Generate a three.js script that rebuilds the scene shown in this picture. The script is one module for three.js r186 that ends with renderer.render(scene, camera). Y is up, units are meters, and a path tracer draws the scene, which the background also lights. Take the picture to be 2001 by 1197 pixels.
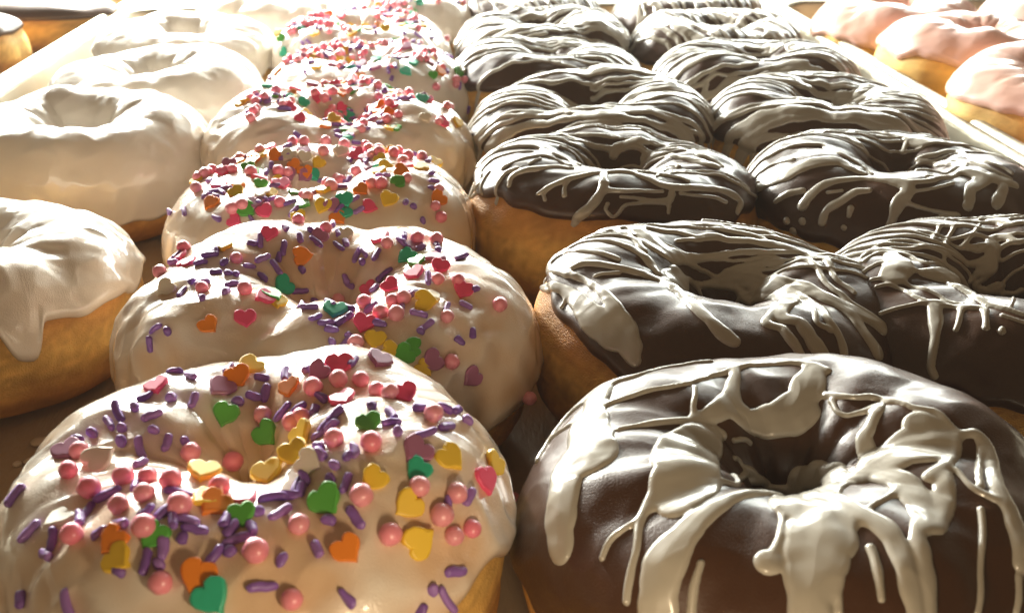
import * as THREE from 'three';
import { ImprovedNoise } from 'three/addons/math/ImprovedNoise.js';
import { mergeGeometries } from 'three/addons/utils/BufferGeometryUtils.js';
import { RectAreaLightUniformsLib } from 'three/addons/lights/RectAreaLightUniformsLib.js';

// ---------------------------------------------------------------- camera, light, exposure
const scene = new THREE.Scene();
const camera = new THREE.PerspectiveCamera(34.98, 2001 / 1197, 0.01, 20);
camera.position.set(0, 0.150, 0);
{
  const p = THREE.MathUtils.degToRad(27.1), y = THREE.MathUtils.degToRad(3.5);
  camera.lookAt(Math.sin(y) * Math.cos(p), 0.150 - Math.sin(p), -Math.cos(y) * Math.cos(p));
}
camera.focus = 0.235;
camera.userData.fStop = 30;
camera.updateMatrixWorld(true);
scene.background = new THREE.Color().setRGB(0.135, 0.078, 0.032); // warm light that the shop's room sends back
RectAreaLightUniformsLib.init();
const WINDOW = { width: 1.5, height: 0.27, at: [-0.06, 0.3, -1.06], look: [-0.05, 0.03, -0.4], glow: 15 };
const windowLight = new THREE.RectAreaLight(new THREE.Color().setRGB(0.95, 1, 0.93), WINDOW.glow, WINDOW.width, WINDOW.height);
windowLight.position.set(...WINDOW.at); windowLight.lookAt(...WINDOW.look); windowLight.name = 'window_daylight'; scene.add(windowLight);
const KEY = { at: [-0.3, 0.27, -0.94], power: 3.8 };
const keyLight = new THREE.PointLight(new THREE.Color().setRGB(1, 0.97, 0.88), KEY.power);
keyLight.position.set(...KEY.at); keyLight.shadow.radius = 1.6; keyLight.castShadow = true; keyLight.name = 'added_key_light'; scene.add(keyLight);  // added point light standing in for crisp, low sunlight from behind
const SIDE = { at: [0.016, 0.064, -0.05], power: 0.0105 };
const sideLight = new THREE.PointLight(new THREE.Color().setRGB(1, 0.76, 0.48), SIDE.power);
sideLight.position.set(...SIDE.at); sideLight.shadow.radius = 0.35; sideLight.castShadow = true; sideLight.name = 'added_fill_light'; scene.add(sideLight);  // added warm fill, unseen, low in front between the two nearest doughnuts
const renderer = new THREE.WebGLRenderer({ antialias: true });
renderer.toneMapping = THREE.LinearToneMapping; renderer.toneMappingExposure = 1;
renderer.shadowMap.enabled = true;


// ---------------------------------------------------------------- helpers
const MM = 0.001, RAD = Math.PI / 180, TAU = Math.PI * 2;
const perlin = new ImprovedNoise();
const n3 = (x, y, z) => perlin.noise(x, y, z);
function rng(seed) { let s = seed >>> 0; return () => { s = (s + 0x6d2b79f5) | 0; let t = Math.imul(s ^ (s >>> 15), 1 | s); t = (t + Math.imul(t ^ (t >>> 7), 61 | t)) ^ t; return ((t ^ (t >>> 14)) >>> 0) / 4294967296; }; }
const clamp = (x, a, b) => Math.min(b, Math.max(a, x)), lerp = (a, b, t) => a + (b - a) * t;
const sstep = (a, b, x) => { const t = clamp((x - a) / (b - a), 0, 1); return t * t * (3 - 2 * t); };
const taken = new Map();
function numbered(name) { const k = taken.get(name) ?? 0; taken.set(name, k + 1); return k ? name + '_' + String(k).padStart(3, '0') : name; }

// ---------------------------------------------------------------- the shape of a ring doughnut, in millimetres
// u runs round the ring (0 = +x, 90 = towards +z), v round the tube (0 = outermost, 90 = top, 180 = hole wall, 270 = bottom)
class Ring {
  constructor(o) {
    Object.assign(this, { R: 26.4, a: 20, height: 46, sx: 1.05, sz: 0.93, lump: 1.2, thin: 0.3, icing: 2.1, edge: -8, edgeWave: 9, inner: 238, drips: [], seed: 1, wave: 0.5 }, o);
    this.k = this.seed * 7.31;
  }
  // bare dough: radial distance and height at (u, v)
  dough(u, v, out) {
    const cu = Math.cos(u), su = Math.sin(u), c = Math.cos(v), s = Math.sin(v), k = this.k;
    const lowA = n3(cu * 0.9 + k, su * 0.9, k), lowB = n3(cu * 1.1, su * 1.1 + k, 3.1 + k), mid = n3(cu * 2.3 + c * 0.7 + k, su * 2.3 + s * 0.7, k * 1.7);
    const fine = n3(cu * 6 + k, su * 6 + c * 1.6, s * 1.9 + k);
    const grow = 1 + this.lump * (0.07 * lowA + 0.06 * mid + (c > 0 ? 0.018 : 0.018 * (1 + c) ** 2) * fine);
    const a = this.a * grow, R = this.R * (1 + this.lump * 0.03 * lowB);
    const cx = Math.sign(c) * Math.abs(c) ** 0.88, top = s > 0;
    const sy = top ? s ** 0.92 : -(Math.abs(s) ** 0.72);
    const half = this.height * 0.5;
    // the pale belt where the two fried halves meet is a little drawn in
    const belt = c > 0 ? Math.exp(-(((v > Math.PI ? v - TAU : v) / RAD + 12) ** 2) / 130) * 1.2 : 0;
    let rho = R + a * cx - belt;
    if (c < 0) rho = Math.max(rho, 3);
    const y = half + (top ? half * (1 + this.lump * (0.12 * lowB + 0.08 * mid + 0.014 * fine)) * sy : half * sy);
    return out.set(rho * cu * this.sx, y, rho * su * this.sz);
  }
  edgeAt(u) { // lower border of the icing outside, degrees of v
    if (u === this.lastU) return this.lastE;
    const cu = Math.cos(u), su = Math.sin(u), k = this.k;
    let e = this.edge + this.edgeWave * (n3(cu * 1.6 + k, su * 1.6, 9 + k) * 1.6 + n3(cu * 4.5, su * 4.5 + k, 5) * 0.7);
    for (const [du, w, deep] of this.drips) { let d = Math.abs(u / RAD - du) % 360; if (d > 180) d = 360 - d; e -= deep * Math.exp(-((d / w) ** 4)); }
    this.lastU = u; this.lastE = e;
    return e;
  }
  innerAt(u) { return this.inner + 10 * n3(Math.cos(u) * 2 + this.k, Math.sin(u) * 2, 21); }
  thick(u, v) { // icing thickness at (u, v)
    if (!this.icing) return 0;
    let vd = v / RAD; if (vd > 270) vd -= 360;
    const t = Math.min((vd - this.edgeAt(u)) * 0.36, (this.innerAt(u) - vd) * 0.3);
    if (t <= 0) return 0;
    const q = clamp(t / 2.6, 0, 1), cu = Math.cos(u), su = Math.sin(u), c = Math.cos(v), s = Math.sin(v), k = this.k;
    const lip = 0.35 * Math.exp(-(((t - 2.4) / 1.8) ** 2));
    const rr = this.R + this.a * c, X = rr * cu, Y = 22 * s, Z = rr * su, fold = n3(X * 0.11 + k, Y * 0.11, Z * 0.11);
    const w = this.wave * (1.1 * n3(X * 0.06, Y * 0.06 + k, Z * 0.06) + 0.75 * (0.35 - Math.abs(fold) * 2) + 0.2 * n3(X * 0.33, Y * 0.33, Z * 0.33 + k));
    return Math.sqrt(q * (2 - q)) * (this.icing * (1 + 0.25 * lip) + lip + w * q);
  }
  normal(u, v, out) {
    const e = 0.012, A = Ring.A, B = Ring.B, C = Ring.C, D = Ring.D;
    this.dough(u + e, v, A); this.dough(u - e, v, B); this.dough(u, v + e, C); this.dough(u, v - e, D);
    A.sub(B); C.sub(D);
    return out.crossVectors(C, A).normalize();
  }
  skin(u, v, out, extra = 0) { // outer surface, icing included
    const N = Ring.N; this.normal(u, v, N);
    this.dough(u, v, out);
    return out.addScaledVector(N, this.thick(u, v) + extra);
  }
  vFrom(u, rho) { // the v on the upper half whose plan radius is rho (radius before the sx, sz stretch)
    const p = Ring.E; let lo = 0, hi = Math.PI;
    const r = (v) => { this.dough(u, v, p); return Math.hypot(p.x / this.sx, p.z / this.sz); };
    if (rho >= r(0)) return { v: 0, over: rho - r(0) };
    if (rho <= r(Math.PI)) return { v: Math.PI, over: rho - r(Math.PI) };
    for (let i = 0; i < 18; i++) { const m = (lo + hi) / 2; if (r(m) > rho) lo = m; else hi = m; }
    return { v: (lo + hi) / 2, over: 0 };
  }
}
for (const k of 'ABCDEN') Ring[k] = new THREE.Vector3();

function gridMesh(nu, nv, at) { // a sheet closed round u
  const pos = new Float32Array((nu + 1) * (nv + 1) * 3), uv = new Float32Array((nu + 1) * (nv + 1) * 2), idx = [], p = new THREE.Vector3(), t = new THREE.Vector2();
  for (let i = 0, q = 0; i <= nu; i++) for (let j = 0; j <= nv; j++, q++) {
    at((i % nu) / nu, j / nv, p, t); pos.set([p.x * MM, p.y * MM, p.z * MM], q * 3); uv.set([i === nu ? 1 : t.x, t.y], q * 2);
    if (i < nu && j < nv) { const b = q + nv + 1; idx.push(q, q + 1, b, b, q + 1, b + 1); }
  }
  const g = new THREE.BufferGeometry();
  g.setAttribute('position', new THREE.BufferAttribute(pos, 3)); g.setAttribute('uv', new THREE.BufferAttribute(uv, 2)); g.setIndex(idx);
  g.computeVertexNormals();
  const n = g.attributes.normal; // close the seam in u
  for (let j = 0; j <= nv; j++) { const a = j, b = nu * (nv + 1) + j, v = new THREE.Vector3(n.getX(a) + n.getX(b), n.getY(a) + n.getY(b), n.getZ(a) + n.getZ(b)).normalize(); n.setXYZ(a, v.x, v.y, v.z); n.setXYZ(b, v.x, v.y, v.z); }
  return g;
}
function doughGeometry(r, nu, nv) {
  const g = gridMesh(nu, nv, (s, t, p, uv) => { uv.set(s, t); r.dough(s * TAU, t * TAU, p); });
  const n = g.attributes.normal;
  for (let i = 0; i <= nu; i++) { const a = i * (nv + 1), b = a + nv, v = new THREE.Vector3(n.getX(a) + n.getX(b), n.getY(a) + n.getY(b), n.getZ(a) + n.getZ(b)).normalize(); n.setXYZ(a, v.x, v.y, v.z); n.setXYZ(b, v.x, v.y, v.z); }
  return g;
}
function icingGeometry(r, nu, nv) {
  const N = new THREE.Vector3();
  return gridMesh(nu, nv, (s, t, p, uv) => {
    const u = s * TAU, e = r.edgeAt(u), i = r.innerAt(u);
    // rows crowd towards both borders, and the border rows tuck into the dough
    const q = t < 0.12 ? 0.1 * (t / 0.12) ** 1.6 : t > 0.9 ? 1 - 0.08 * ((1 - t) / 0.1) ** 1.5 : 0.1 + (t - 0.12) / 0.78 * 0.82;
    const v = lerp(e, i, q) * RAD;
    uv.set(s, v / TAU);
    r.normal(u, v, N); r.dough(u, v, p);
    p.addScaledVector(N, t === 0 || t === 1 ? -0.5 : r.thick(u, (v + TAU) % TAU) + (t < 0.02 || t > 0.98 ? 0.02 : 0.05));
  });
}
// where each doughnut stands: plan position of its middle (mm), then its shape
const RINGS = {
  W1: [-141, -261, { seed: 3, sx: 1.0, lump: 1.2, drips: [[56, 6, 26], [80, 14, 14], [15, 14, 4]], edge: 24, edgeWave: 9, tilt: [0, -3], sz: 0.85, height: 44, wave: 0.7, thin: 0.22 }],
  W2: [-147, -383, { seed: 4, drips: [[60, 30, 20], [110, 25, 16]], edge: -6, sx: 1.06, a: 18.8, R: 28, tilt: [3, 0], sz: 0.88, wave: 0.5, lump: 1.0, thin: 0.1, height: 44 }],
  W3: [-139, -468, { seed: 5, height: 44, edge: -4, tilt: [6, 3], wave: 0.4, sz: 0.85, lump: 0.9, thin: 0.08 }],
  W4: [-146, -550, { seed: 6, height: 45, edge: 10, edgeWave: 14, tilt: [4, -2], wave: 0.45, sz: 0.85, lump: 0.9, thin: 0.1 }],
  W5: [-112, -640, { seed: 7, height: 45, thin: 0.1 }],
  S1: [-37, -148, { seed: 11, height: 49, sz: 0.93, lump: 1.15, drips: [[22, 42, -16], [12, 9, 8]], edge: -4, edgeWave: 8, wave: 1.0, thin: 0.75, sx: 1.0, tilt: [0, 4], R: 24.8, a: 21.4 }],
  S2: [-34, -222, { seed: 12, height: 47, sx: 1.13, sz: 0.9, lump: 1.2, wave: 0.9, edge: -6, edgeWave: 10, thin: 0.75, tilt: [2, -2], R: 26, a: 20.2 }],
  S3: [-44, -301, { seed: 13, sx: 1.06, sz: 0.9, lump: 1, edge: -14, thin: 0.55, tilt: [-1, 2], height: 44 }],
  S4: [-48, -382, { seed: 14, height: 46, sx: 1.13, sz: 0.93, lump: 1.3, edge: -10, wave: 1.0, tilt: [3, -3], thin: 0.3 }],
  S5: [-40, -463, { seed: 15, height: 46, sx: 1.04, edge: -18, tilt: [0, 2], thin: 0.15 }],
  S6: [-49, -544, { seed: 16, height: 46, sx: 1.03, edge: -8, thin: 0.12 }],
  S7: [-32, -627, { seed: 17, height: 46, edge: 4, thin: 0.12 }],
  A1: [62, -141, { seed: 21, height: 48, sx: 1.07, sz: 0.95, icing: 1.7, wave: 0.45, edge: -30, edgeWave: 10, thin: 0, lump: 0.9, tilt: [0, 5], R: 25.6, a: 20.8, drips: [[155, 38, -46]] }],
  A2: [66, -223, { seed: 22, sx: 1.05, sz: 0.92, icing: 1.7, wave: 0.45, edgeWave: 6, thin: 0, tilt: [2, -4], lump: 0.9, edge: 8, drips: [[180, 55, -26], [80, 30, 16]], height: 44 }],
  A3: [53, -313, { seed: 23, sx: 1.08, sz: 0.92, icing: 1.7, wave: 0.45, edgeWave: 7, drips: [[60, 14, 12]], thin: 0, tilt: [0, -2], lump: 1.1, edge: 34, height: 45 }],
  A4: [59, -395, { seed: 24, sx: 1.1, sz: 0.94, icing: 1.7, wave: 0.45, thin: 0, tilt: [3, 2], lump: 1.1, edge: 20, height: 45 }],
  A5: [45, -472, { seed: 25, height: 46, sx: 1.02, icing: 1.7, wave: 0.45, thin: 0, tilt: [-2, -3], lump: 1.1, edge: 20 }],
  A6: [52, -551, { seed: 26, height: 46, sx: 1.03, icing: 1.7, wave: 0.45, thin: 0, tilt: [2, 3], lump: 1.1, edge: 16 }],
  A7: [50, -632, { seed: 27, height: 46, sx: 1.0, icing: 1.7, wave: 0.45, edge: 8, lump: 1.1 }],
  B1: [143, -221, { seed: 31, sx: 1.04, sz: 0.94, icing: 1.7, wave: 0.45, thin: 0, tilt: [2, 2], lump: 0.9, edge: 22, height: 44 }],
  B2: [149, -307, { seed: 32, sx: 1.08, sz: 0.93, icing: 1.7, wave: 0.45, thin: 0, tilt: [0, -3], lump: 0.9, edge: 10, height: 45 }],
  B3: [153, -389, { seed: 33, sx: 1.08, sz: 0.93, icing: 1.7, wave: 0.45, thin: 0, tilt: [2, -3], lump: 1.1, edge: 14, height: 45 }],
  B4: [147, -462, { seed: 34, height: 46, sx: 1.08, sz: 0.9, icing: 1.7, wave: 0.45, thin: 0, tilt: [-2, 1], lump: 1.1, edge: 12 }],
  B5: [147, -541, { seed: 35, height: 46, sx: 1.05, sz: 0.93, icing: 1.7, wave: 0.45, edge: 6, thin: 0, tilt: [2, -2], lump: 1.1 }],
  B6: [150, -627, { seed: 36, height: 46, sx: 1.03, icing: 1.7, wave: 0.45, edge: 6, lump: 1.1 }],
  P1: [274, -420, { seed: 41, height: 48, edge: 26, edgeWave: 8, tilt: [3, 2], wave: 0.4, pale: 0.6, thin: 0.3 }],
  P2: [279, -512, { seed: 42, height: 47, sx: 1.1, edge: 22, tilt: [0, -2], wave: 0.4, pale: 0.6, thin: 0.3 }],
  P3: [270, -592, { seed: 43, height: 47, edge: 16, tilt: [2, 1], wave: 0.4, pale: 0.5, thin: 0.3 }],
  P4: [374, -590, { seed: 44, height: 47, edge: 2, wave: 0.4, pale: 0.5, thin: 0.3 }],
  P5: [272, -340, { seed: 45, height: 47, edge: 4, wave: 0.4, pale: 0.5, thin: 0.3 }],
};


// where the drizzle lines and the sprinkles lie on the doughnuts that show them best: u, v in degrees, half width in mm or turn in degrees
const TRACED = {
  S1: {pearl:[161,82,146,87,142,97,131,103,109,100,112,91,120,86,126,70,106,79,100,89,200,125,91,103,318,95,323,88,313,104,338,87,347,84,2,68,26,97,24,85,281,117,322,122,324,118,44,72,30,60,25,47,31,46,27,33,32,37,45,54,64,75,76,66,98,59,71,46,181,81,220,141],heart:{yellow:[103,112,0,59,114,0,36,111,0,36,75,0,17,56,0,35,59,0,40,45,0,94,95,1,109,67,1,264,86,0,356,122,1,5,34,0],orange:[112,73,0,89,61,0,55,56,0,90,93,0,299,106,0,259,93,0],green:[246,117,0,297,130,0,13,90,0,50,81,0,103,77,0,78,85,0],teal:[26,64,0,86,52,0],pink:[342,100,0,348,78,0,311,89,0,14,38,0,227,83,1,77,95,1],mauve:[249,99,0,314,70,1,20,69,1,308,96,0,184,74,1],white:[167,91,0,141,72,1,40,98,0]},rod:[236,74,141,239,87,-75,219,85,2,225,95,-28,234,103,43,205,86,44,209,91,66,199,86,53,197,92,84,208,101,-33,199,105,76,194,81,62,189,95,36,186,103,28,163,106,137,191,76,62,194,113,14,204,120,67,163,60,137,145,62,86,134,60,-175,135,40,138,120,48,126,136,66,129,137,82,132,133,77,156,138,90,74,130,97,144,113,79,-180,103,87,68,104,96,-171,108,85,82,120,75,55,96,78,84,100,73,104,103,67,93,100,67,133,108,63,172,86,68,-127,82,70,-130,83,84,-112,81,80,-127,76,78,96,80,75,-175,74,86,-153,67,83,-158,67,91,156,61,91,166,54,95,-137,48,95,-107,53,92,-140,38,89,-77,43,87,-98,42,81,-147,34,88,-162,48,67,-92,54,73,140,62,62,-96,71,62,-120,36,25,144,43,27,-107,41,20,-84,60,40,112,76,53,174,23,42,-176,28,47,-144,268,106,-2,277,103,-92,272,94,-1,286,95,-76,256,87,54,258,110,7,320,105,11,301,95,15,330,111,-21,356,105,-50,359,110,-52,4,107,-75,6,114,-68,30,101,-74,36,96,-111,4,84,-150,10,83,-58,17,78,-146,356,91,-24,14,69,-46,356,62,-123,354,56,-29,358,52,-99,4,61,-37,359,73,-76,313,84,-65,315,116,-106,304,119,-109,30,88,-123,96,84,161,93,81,170,100,84,110,47,22,-147]},
  S2: {pearl:[189,60,207,61,198,99,132,97,151,87,252,79,264,92,309,104,314,88,320,79,16,91,14,83,19,55,45,92,50,95,279,147,62,87,58,81,41,69,76,66,77,59,51,42,26,2,61,105],heart:{pink:[119,82,0,18,78,0,71,81,0,232,98,0,192,76,1,201,62,1,125,102,1,301,98,0,34,110,0,5,106,1,2,93,0,325,137,0],yellow:[206,89,1,70,67,0,41,84,0,67,57,0,120,106,1,60,43,1],orange:[239,122,0,127,68,0],teal:[327,103,1,201,131,0,82,97,1,84,61,1],green:[344,103,0,64,53,0,61,56,0,125,108,1],white:[166,71,0,274,93,0,34,87,1],mauve:[258,101,0,319,93,1,342,93,1,71,52,1,57,46,0,46,30,0]},rod:[202,61,0,196,63,72,196,87,125,200,88,7,189,85,127,191,95,-11,172,95,94,169,101,91,167,105,161,149,100,92,137,91,127,165,85,118,159,89,104,158,78,140,138,80,154,218,97,-43,225,98,51,240,96,91,244,107,91,195,108,143,207,112,-30,232,112,55,224,116,42,208,121,71,190,118,56,235,130,-65,254,96,-65,255,107,-44,270,93,-76,267,82,88,272,105,-51,278,101,-76,291,113,65,300,114,-53,303,121,-79,309,115,-75,288,132,-65,297,137,-32,330,121,-94,328,127,-87,5,133,164,309,91,-55,312,97,-15,317,98,-5,323,92,-85,324,83,-28,333,88,-55,345,81,-65,15,96,-162,38,74,-143,16,72,-51,28,70,-86,50,77,132,53,86,-131,37,94,-177,42,92,169,54,66,148,51,68,-173,45,52,125,38,53,-127,140,52,57,136,54,152,139,44,93,216,141,-42,232,150,-69,110,116,-92,94,96,-172,85,103,126,91,88,-126,86,85,177,80,86,-144,84,80,167,75,98,132,77,89,-158,61,98,-163,84,70,115,80,68,-137,77,73,134,66,78,154,79,54,-169]},
  S3: {pearl:[191,64,193,69,202,65,200,70,204,66,196,90,193,67,163,71,195,71,219,69,252,80,258,83,281,75,222,117,230,123,207,132,101,79,86,81,121,65,73,92,302,129,333,122,315,133,44,82,310,84,272,100,338,81,30,76,33,44,34,34,25,52,232,81,222,70],heart:{orange:[228,78,0,233,99,0,241,119,0,221,89,1,158,95,1,138,68,0,22,85,0,58,82,0,29,47,0,75,55,1],yellow:[215,77,0,189,63,0,229,87,1,135,87,0,112,90,1,267,116,0,334,100,0,25,98,1,80,68,0,51,63,0,10,76,0,90,59,1,204,125,0],green:[201,98,0,155,112,0,203,77,1,196,106,0,36,77,0,101,103,1,115,67,0],teal:[122,74,1,70,71,0,72,59,1],pink:[241,71,0,193,84,0,174,113,1,160,87,1,107,68,0,61,62,0,360,86,0,118,56,0],white:[242,106,0,254,111,0,116,87,1,284,95,0],mauve:[205,81,0,256,99,1,319,104,0,337,112,1,83,93,1,114,75,1,76,67,0]},rod:[247,89,25,224,73,0,293,90,-45,300,105,-42,329,110,-31,36,91,-85,33,89,-62,45,93,-91,324,134,-31,65,94,155,43,51,146,43,38,-92,45,56,-137,15,66,174,21,60,-48,26,56,-81,164,43,0,150,53,157,150,73,80,152,80,85,146,83,173,142,76,-176,151,88,68,92,65,-127,66,60,-161,275,133,19,111,81,144,112,75,178,126,55,172,111,59,132,223,107,45,77,69,-122,74,63,-134,333,131,-62,65,72,-160,115,101,-139,206,111,30]},
  A1: {drizzle:[[199,40,0.6,207,42,0.6,217,42,0.8,221.5,50.5,1.5,225.5,56.5,2.6,230,62,1.5,234.5,71,0.6,247.5,67.5,0.6,260.5,72,0.6],[215.5,72.5,0.8,222,81.5,0.7,230.5,90,0.6,240,93.5,0.6,256.5,88.5,0.8,266.5,87,0.8,274.5,86,0.6,285,83.5,0.6,294,85.5,0.7,302.5,88.5,1],[199.5,39,0.6,206.5,42,0.6,207.5,54.5,0.7,210.5,62,1.1],[223,59,2.9,213.5,66,2.8,203.5,69.5,4.1,192.5,74,4.8,183.5,73,5.7,179,65,4.1,171,58.5,3.5,164.5,50,3.4,160,43.5,2.4],[197,85.5,0.7,203.5,93,0.8,211,104,0.9,222.5,111,1.1,236,114.5,2.2,247.5,111.5,2.8],[250,111,2.2,258,100.5,1.6,264,92,1.3,265.5,86.5,1],[245.5,113,2.5,258,119,2.2,274.5,121.5,2.8,287.5,118.5,3.3,295,110,3.3,297,99,3.1,297.5,89.5,2.6],[251.5,120,1.7,274,126.5,2.2,291.5,124,2.7,299.5,117,2.8],[309.5,105,0.8,322,105.5,0.7,331,99.5,0.8,340.5,98,0.7],[315,109.5,0.7,325.5,115.5,0.6,334.5,110,0.7,339,103.5,1.1],[338,97.5,0.8,350,95,0.7,355.5,89.5,0.8,0.5,87.5,0.9,6.5,85,0.9],[0.5,95.5,3.1,9,93.5,4.6,16,99.5,5,22.5,107.5,4.5,30,114.5,3,36.5,120.5,1.5],[342,105,1.3,350.5,114,1.3,358,119.5,1.6,24.5,117.5,2],[218.5,122.5,1.9,195,116,5.3,159,104,6.4,151.5,96,5.6,143.5,88.5,3.3],[208,111,1.1,217,118.5,1.3,228.5,124.5,1.1],[151.5,86,1.7,148.5,77,0.8,142.5,66,0.7,139.5,55.5,0.7,137,43.5,0.7],[148,75.5,0.6,149,67.5,0.6,149.5,61.5,0.6,148,53.5,0.6],[110.5,124.5,0.7,122,114.5,1.1,127.5,103,1.3,130,92.5,1.6,132,85,2.1,132.5,76,2.7,133,67,3.4,132.5,58.5,3.3,130.5,44.5,3.1],[235,130.5,0.6,245,133.5,0.6],[149,112.5,0.6,152.5,127.5,0.6,238.5,151.5,0.8,268,154.5,0.8,286.5,156.5,0.8],[215.5,136.5,0.6,234.5,144.5,0.6,239,150.5,0.7],[300,157.5,1.9,89.5,116,3.6,89.5,101,5.1,93.5,89.5,5.4,96.5,82,5.1,98.5,71.5,4.3,100,63.5,3.6,100.5,55.5,3.4],[99,65,1.7,94.5,62,0.6,94.5,55.5,0.6],[79,107,2.4,77.5,94.5,2.1,74.5,88,2,75,80.5,1.8,77,70.5,1.7,79,60.5,1.6,80,52,1.5],[106.5,98.5,0.7,107.5,87.5,0.7,109,79.5,1,110,75,2.2],[73,95.5,0.6,65.5,97.5,0.7,56,99,0.8,43,99.5,1.9],[39,110,2,43.5,100,2.4,54,90.5,2.8,60.5,84,2.7,68,79.5,1.3,71,73,1.4,74,63.5,1.4,77.5,51,1.3],[35,89,1,41.5,87.5,1.9,52,84,1.8,62,80,1.6],[36.5,92.5,1.4,29,90,1.2,16,87.5,1,8,85.5,0.9],[6.5,83.5,0.8,6,78,1.1,10,75,1.5,16.5,74,1.5,32.5,72.5,1.4,40,64.5,1.6,45.5,57,1.7,50,50,1.6],[30.5,87,0.6,36.5,81,0.6,38,74,0.7,38,70.5,0.9],[12.5,77.5,0.6,27,80,0.6,35,78,0.6],[44,73.5,0.6,50,68,0.6,55.5,63.5,0.6,61,56.5,0.6,67,45.5,0.6],[82,80,0.8,84,68.5,0.8,85.5,59,0.6],[125.5,68,0.6,125,58,0.7,124,49,0.8],[222.5,109.5,0.6,232.5,103.5,0.6,238.5,97.5,0.6],[37.5,136,1,40.5,125.5,1.3,40.5,117,1.2],[53,47,0.6,58,38,0.6]]},
  A2: {drizzle:[[195,31,0.7,198,43,0.9,209.5,51,0.9,214.5,62,0.9,229.5,69.5,1.7,233.5,81,1.7],[233.5,73,1.6,226.5,91.5,2.7,219.5,104,3.4,225.5,115,2.7,254,120.5,1.4,280.5,119,1.1,310.5,107,0.9,323,92,0.8],[243,102.5,0.8,264.5,103.5,0.8,284,103,0.9,302.5,99.5,0.9,317,90.5,0.9,333,88,1.1,6,91.5,0.9,19.5,81.5,0.7],[246.5,74,0.7,261,82,0.7,279.5,84.5,0.7,297,86,0.7,313,85.5,0.8],[268.5,78.5,1,283.5,92,0.8,304.5,94,0.7],[191,42.5,0.8,206.5,39.5,0.9,197.5,63,1,191.5,79,1,187,88.5,1],[204,43,0.7,208.5,54.5,0.8,206,75,0.8,201.5,92.5,1.3,192,106.5,1.6,179,112,1.2],[227.5,65.5,1,218,86.5,1.1,204,100,1.2],[184,60,0.9,184,70,1.2,179,85,1.3,172.5,98.5,1.4,169,116.5,1.6,222.5,137,1.1,272,143,1.2,303,143.5,1.2,357,142.5,1.3,79.5,92.5,1.4,81.5,75,1.3,80,61.5,1.3,79,52,1],[165.5,112.5,1.7,136.5,103.5,1.8,119,89.5,1.9,110.5,79.5,1.9,105.5,72.5,2,101,67,1.8],[281,141,1.4,315,134.5,1.5,352.5,135.5,1.8,72,95,1.8,73.5,77.5,1.9,73,62,2.1,72,50.5,2.1],[309.5,134,0.9,347.5,128.5,1.1,17,119.5,1.2,38,101.5,1.1,58.5,81.5,1.2,61.5,67,1.2,63.5,54,1.3,65,48.5,1.3],[285.5,134.5,1.2,319.5,127.5,1.1,356.5,121.5,1,21.5,102,1.2,33,87.5,1.3,39.5,74,1.5,44.5,60,1.8,46.5,46.5,2],[324.5,107.5,1.4,309.5,121.5,1.1,285.5,134.5,1.1],[14,117.5,1.5,28,97.5,1.7,33,82.5,2.1,33,67,2.1,33,55.5,1.7],[193,27.5,0.8,188.5,32.5,1.1,174,49.5,1.6,162.5,53,2.5,150.5,50,3.4,141.5,48,3.7,134,46,3,128.5,38,1.6],[181,57.5,1,171.5,66,1.1,157.5,68,1.4,146,62.5,2,137.5,56,2.3,130.5,46.5,1.6],[191,40.5,0.8,189,44,0.9,181,55.5,1],[173.5,72.5,0.6,173,86.5,0.6],[167,42,0.6,169.5,47.5,0.6],[334,97,0.9,8.5,98,0.9,26,85,0.9,30,71,1,30.5,57.5,1],[309.5,139,0.8,31.5,120,0.7,64,82.5,0.8,64,70,0.8]]},
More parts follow.
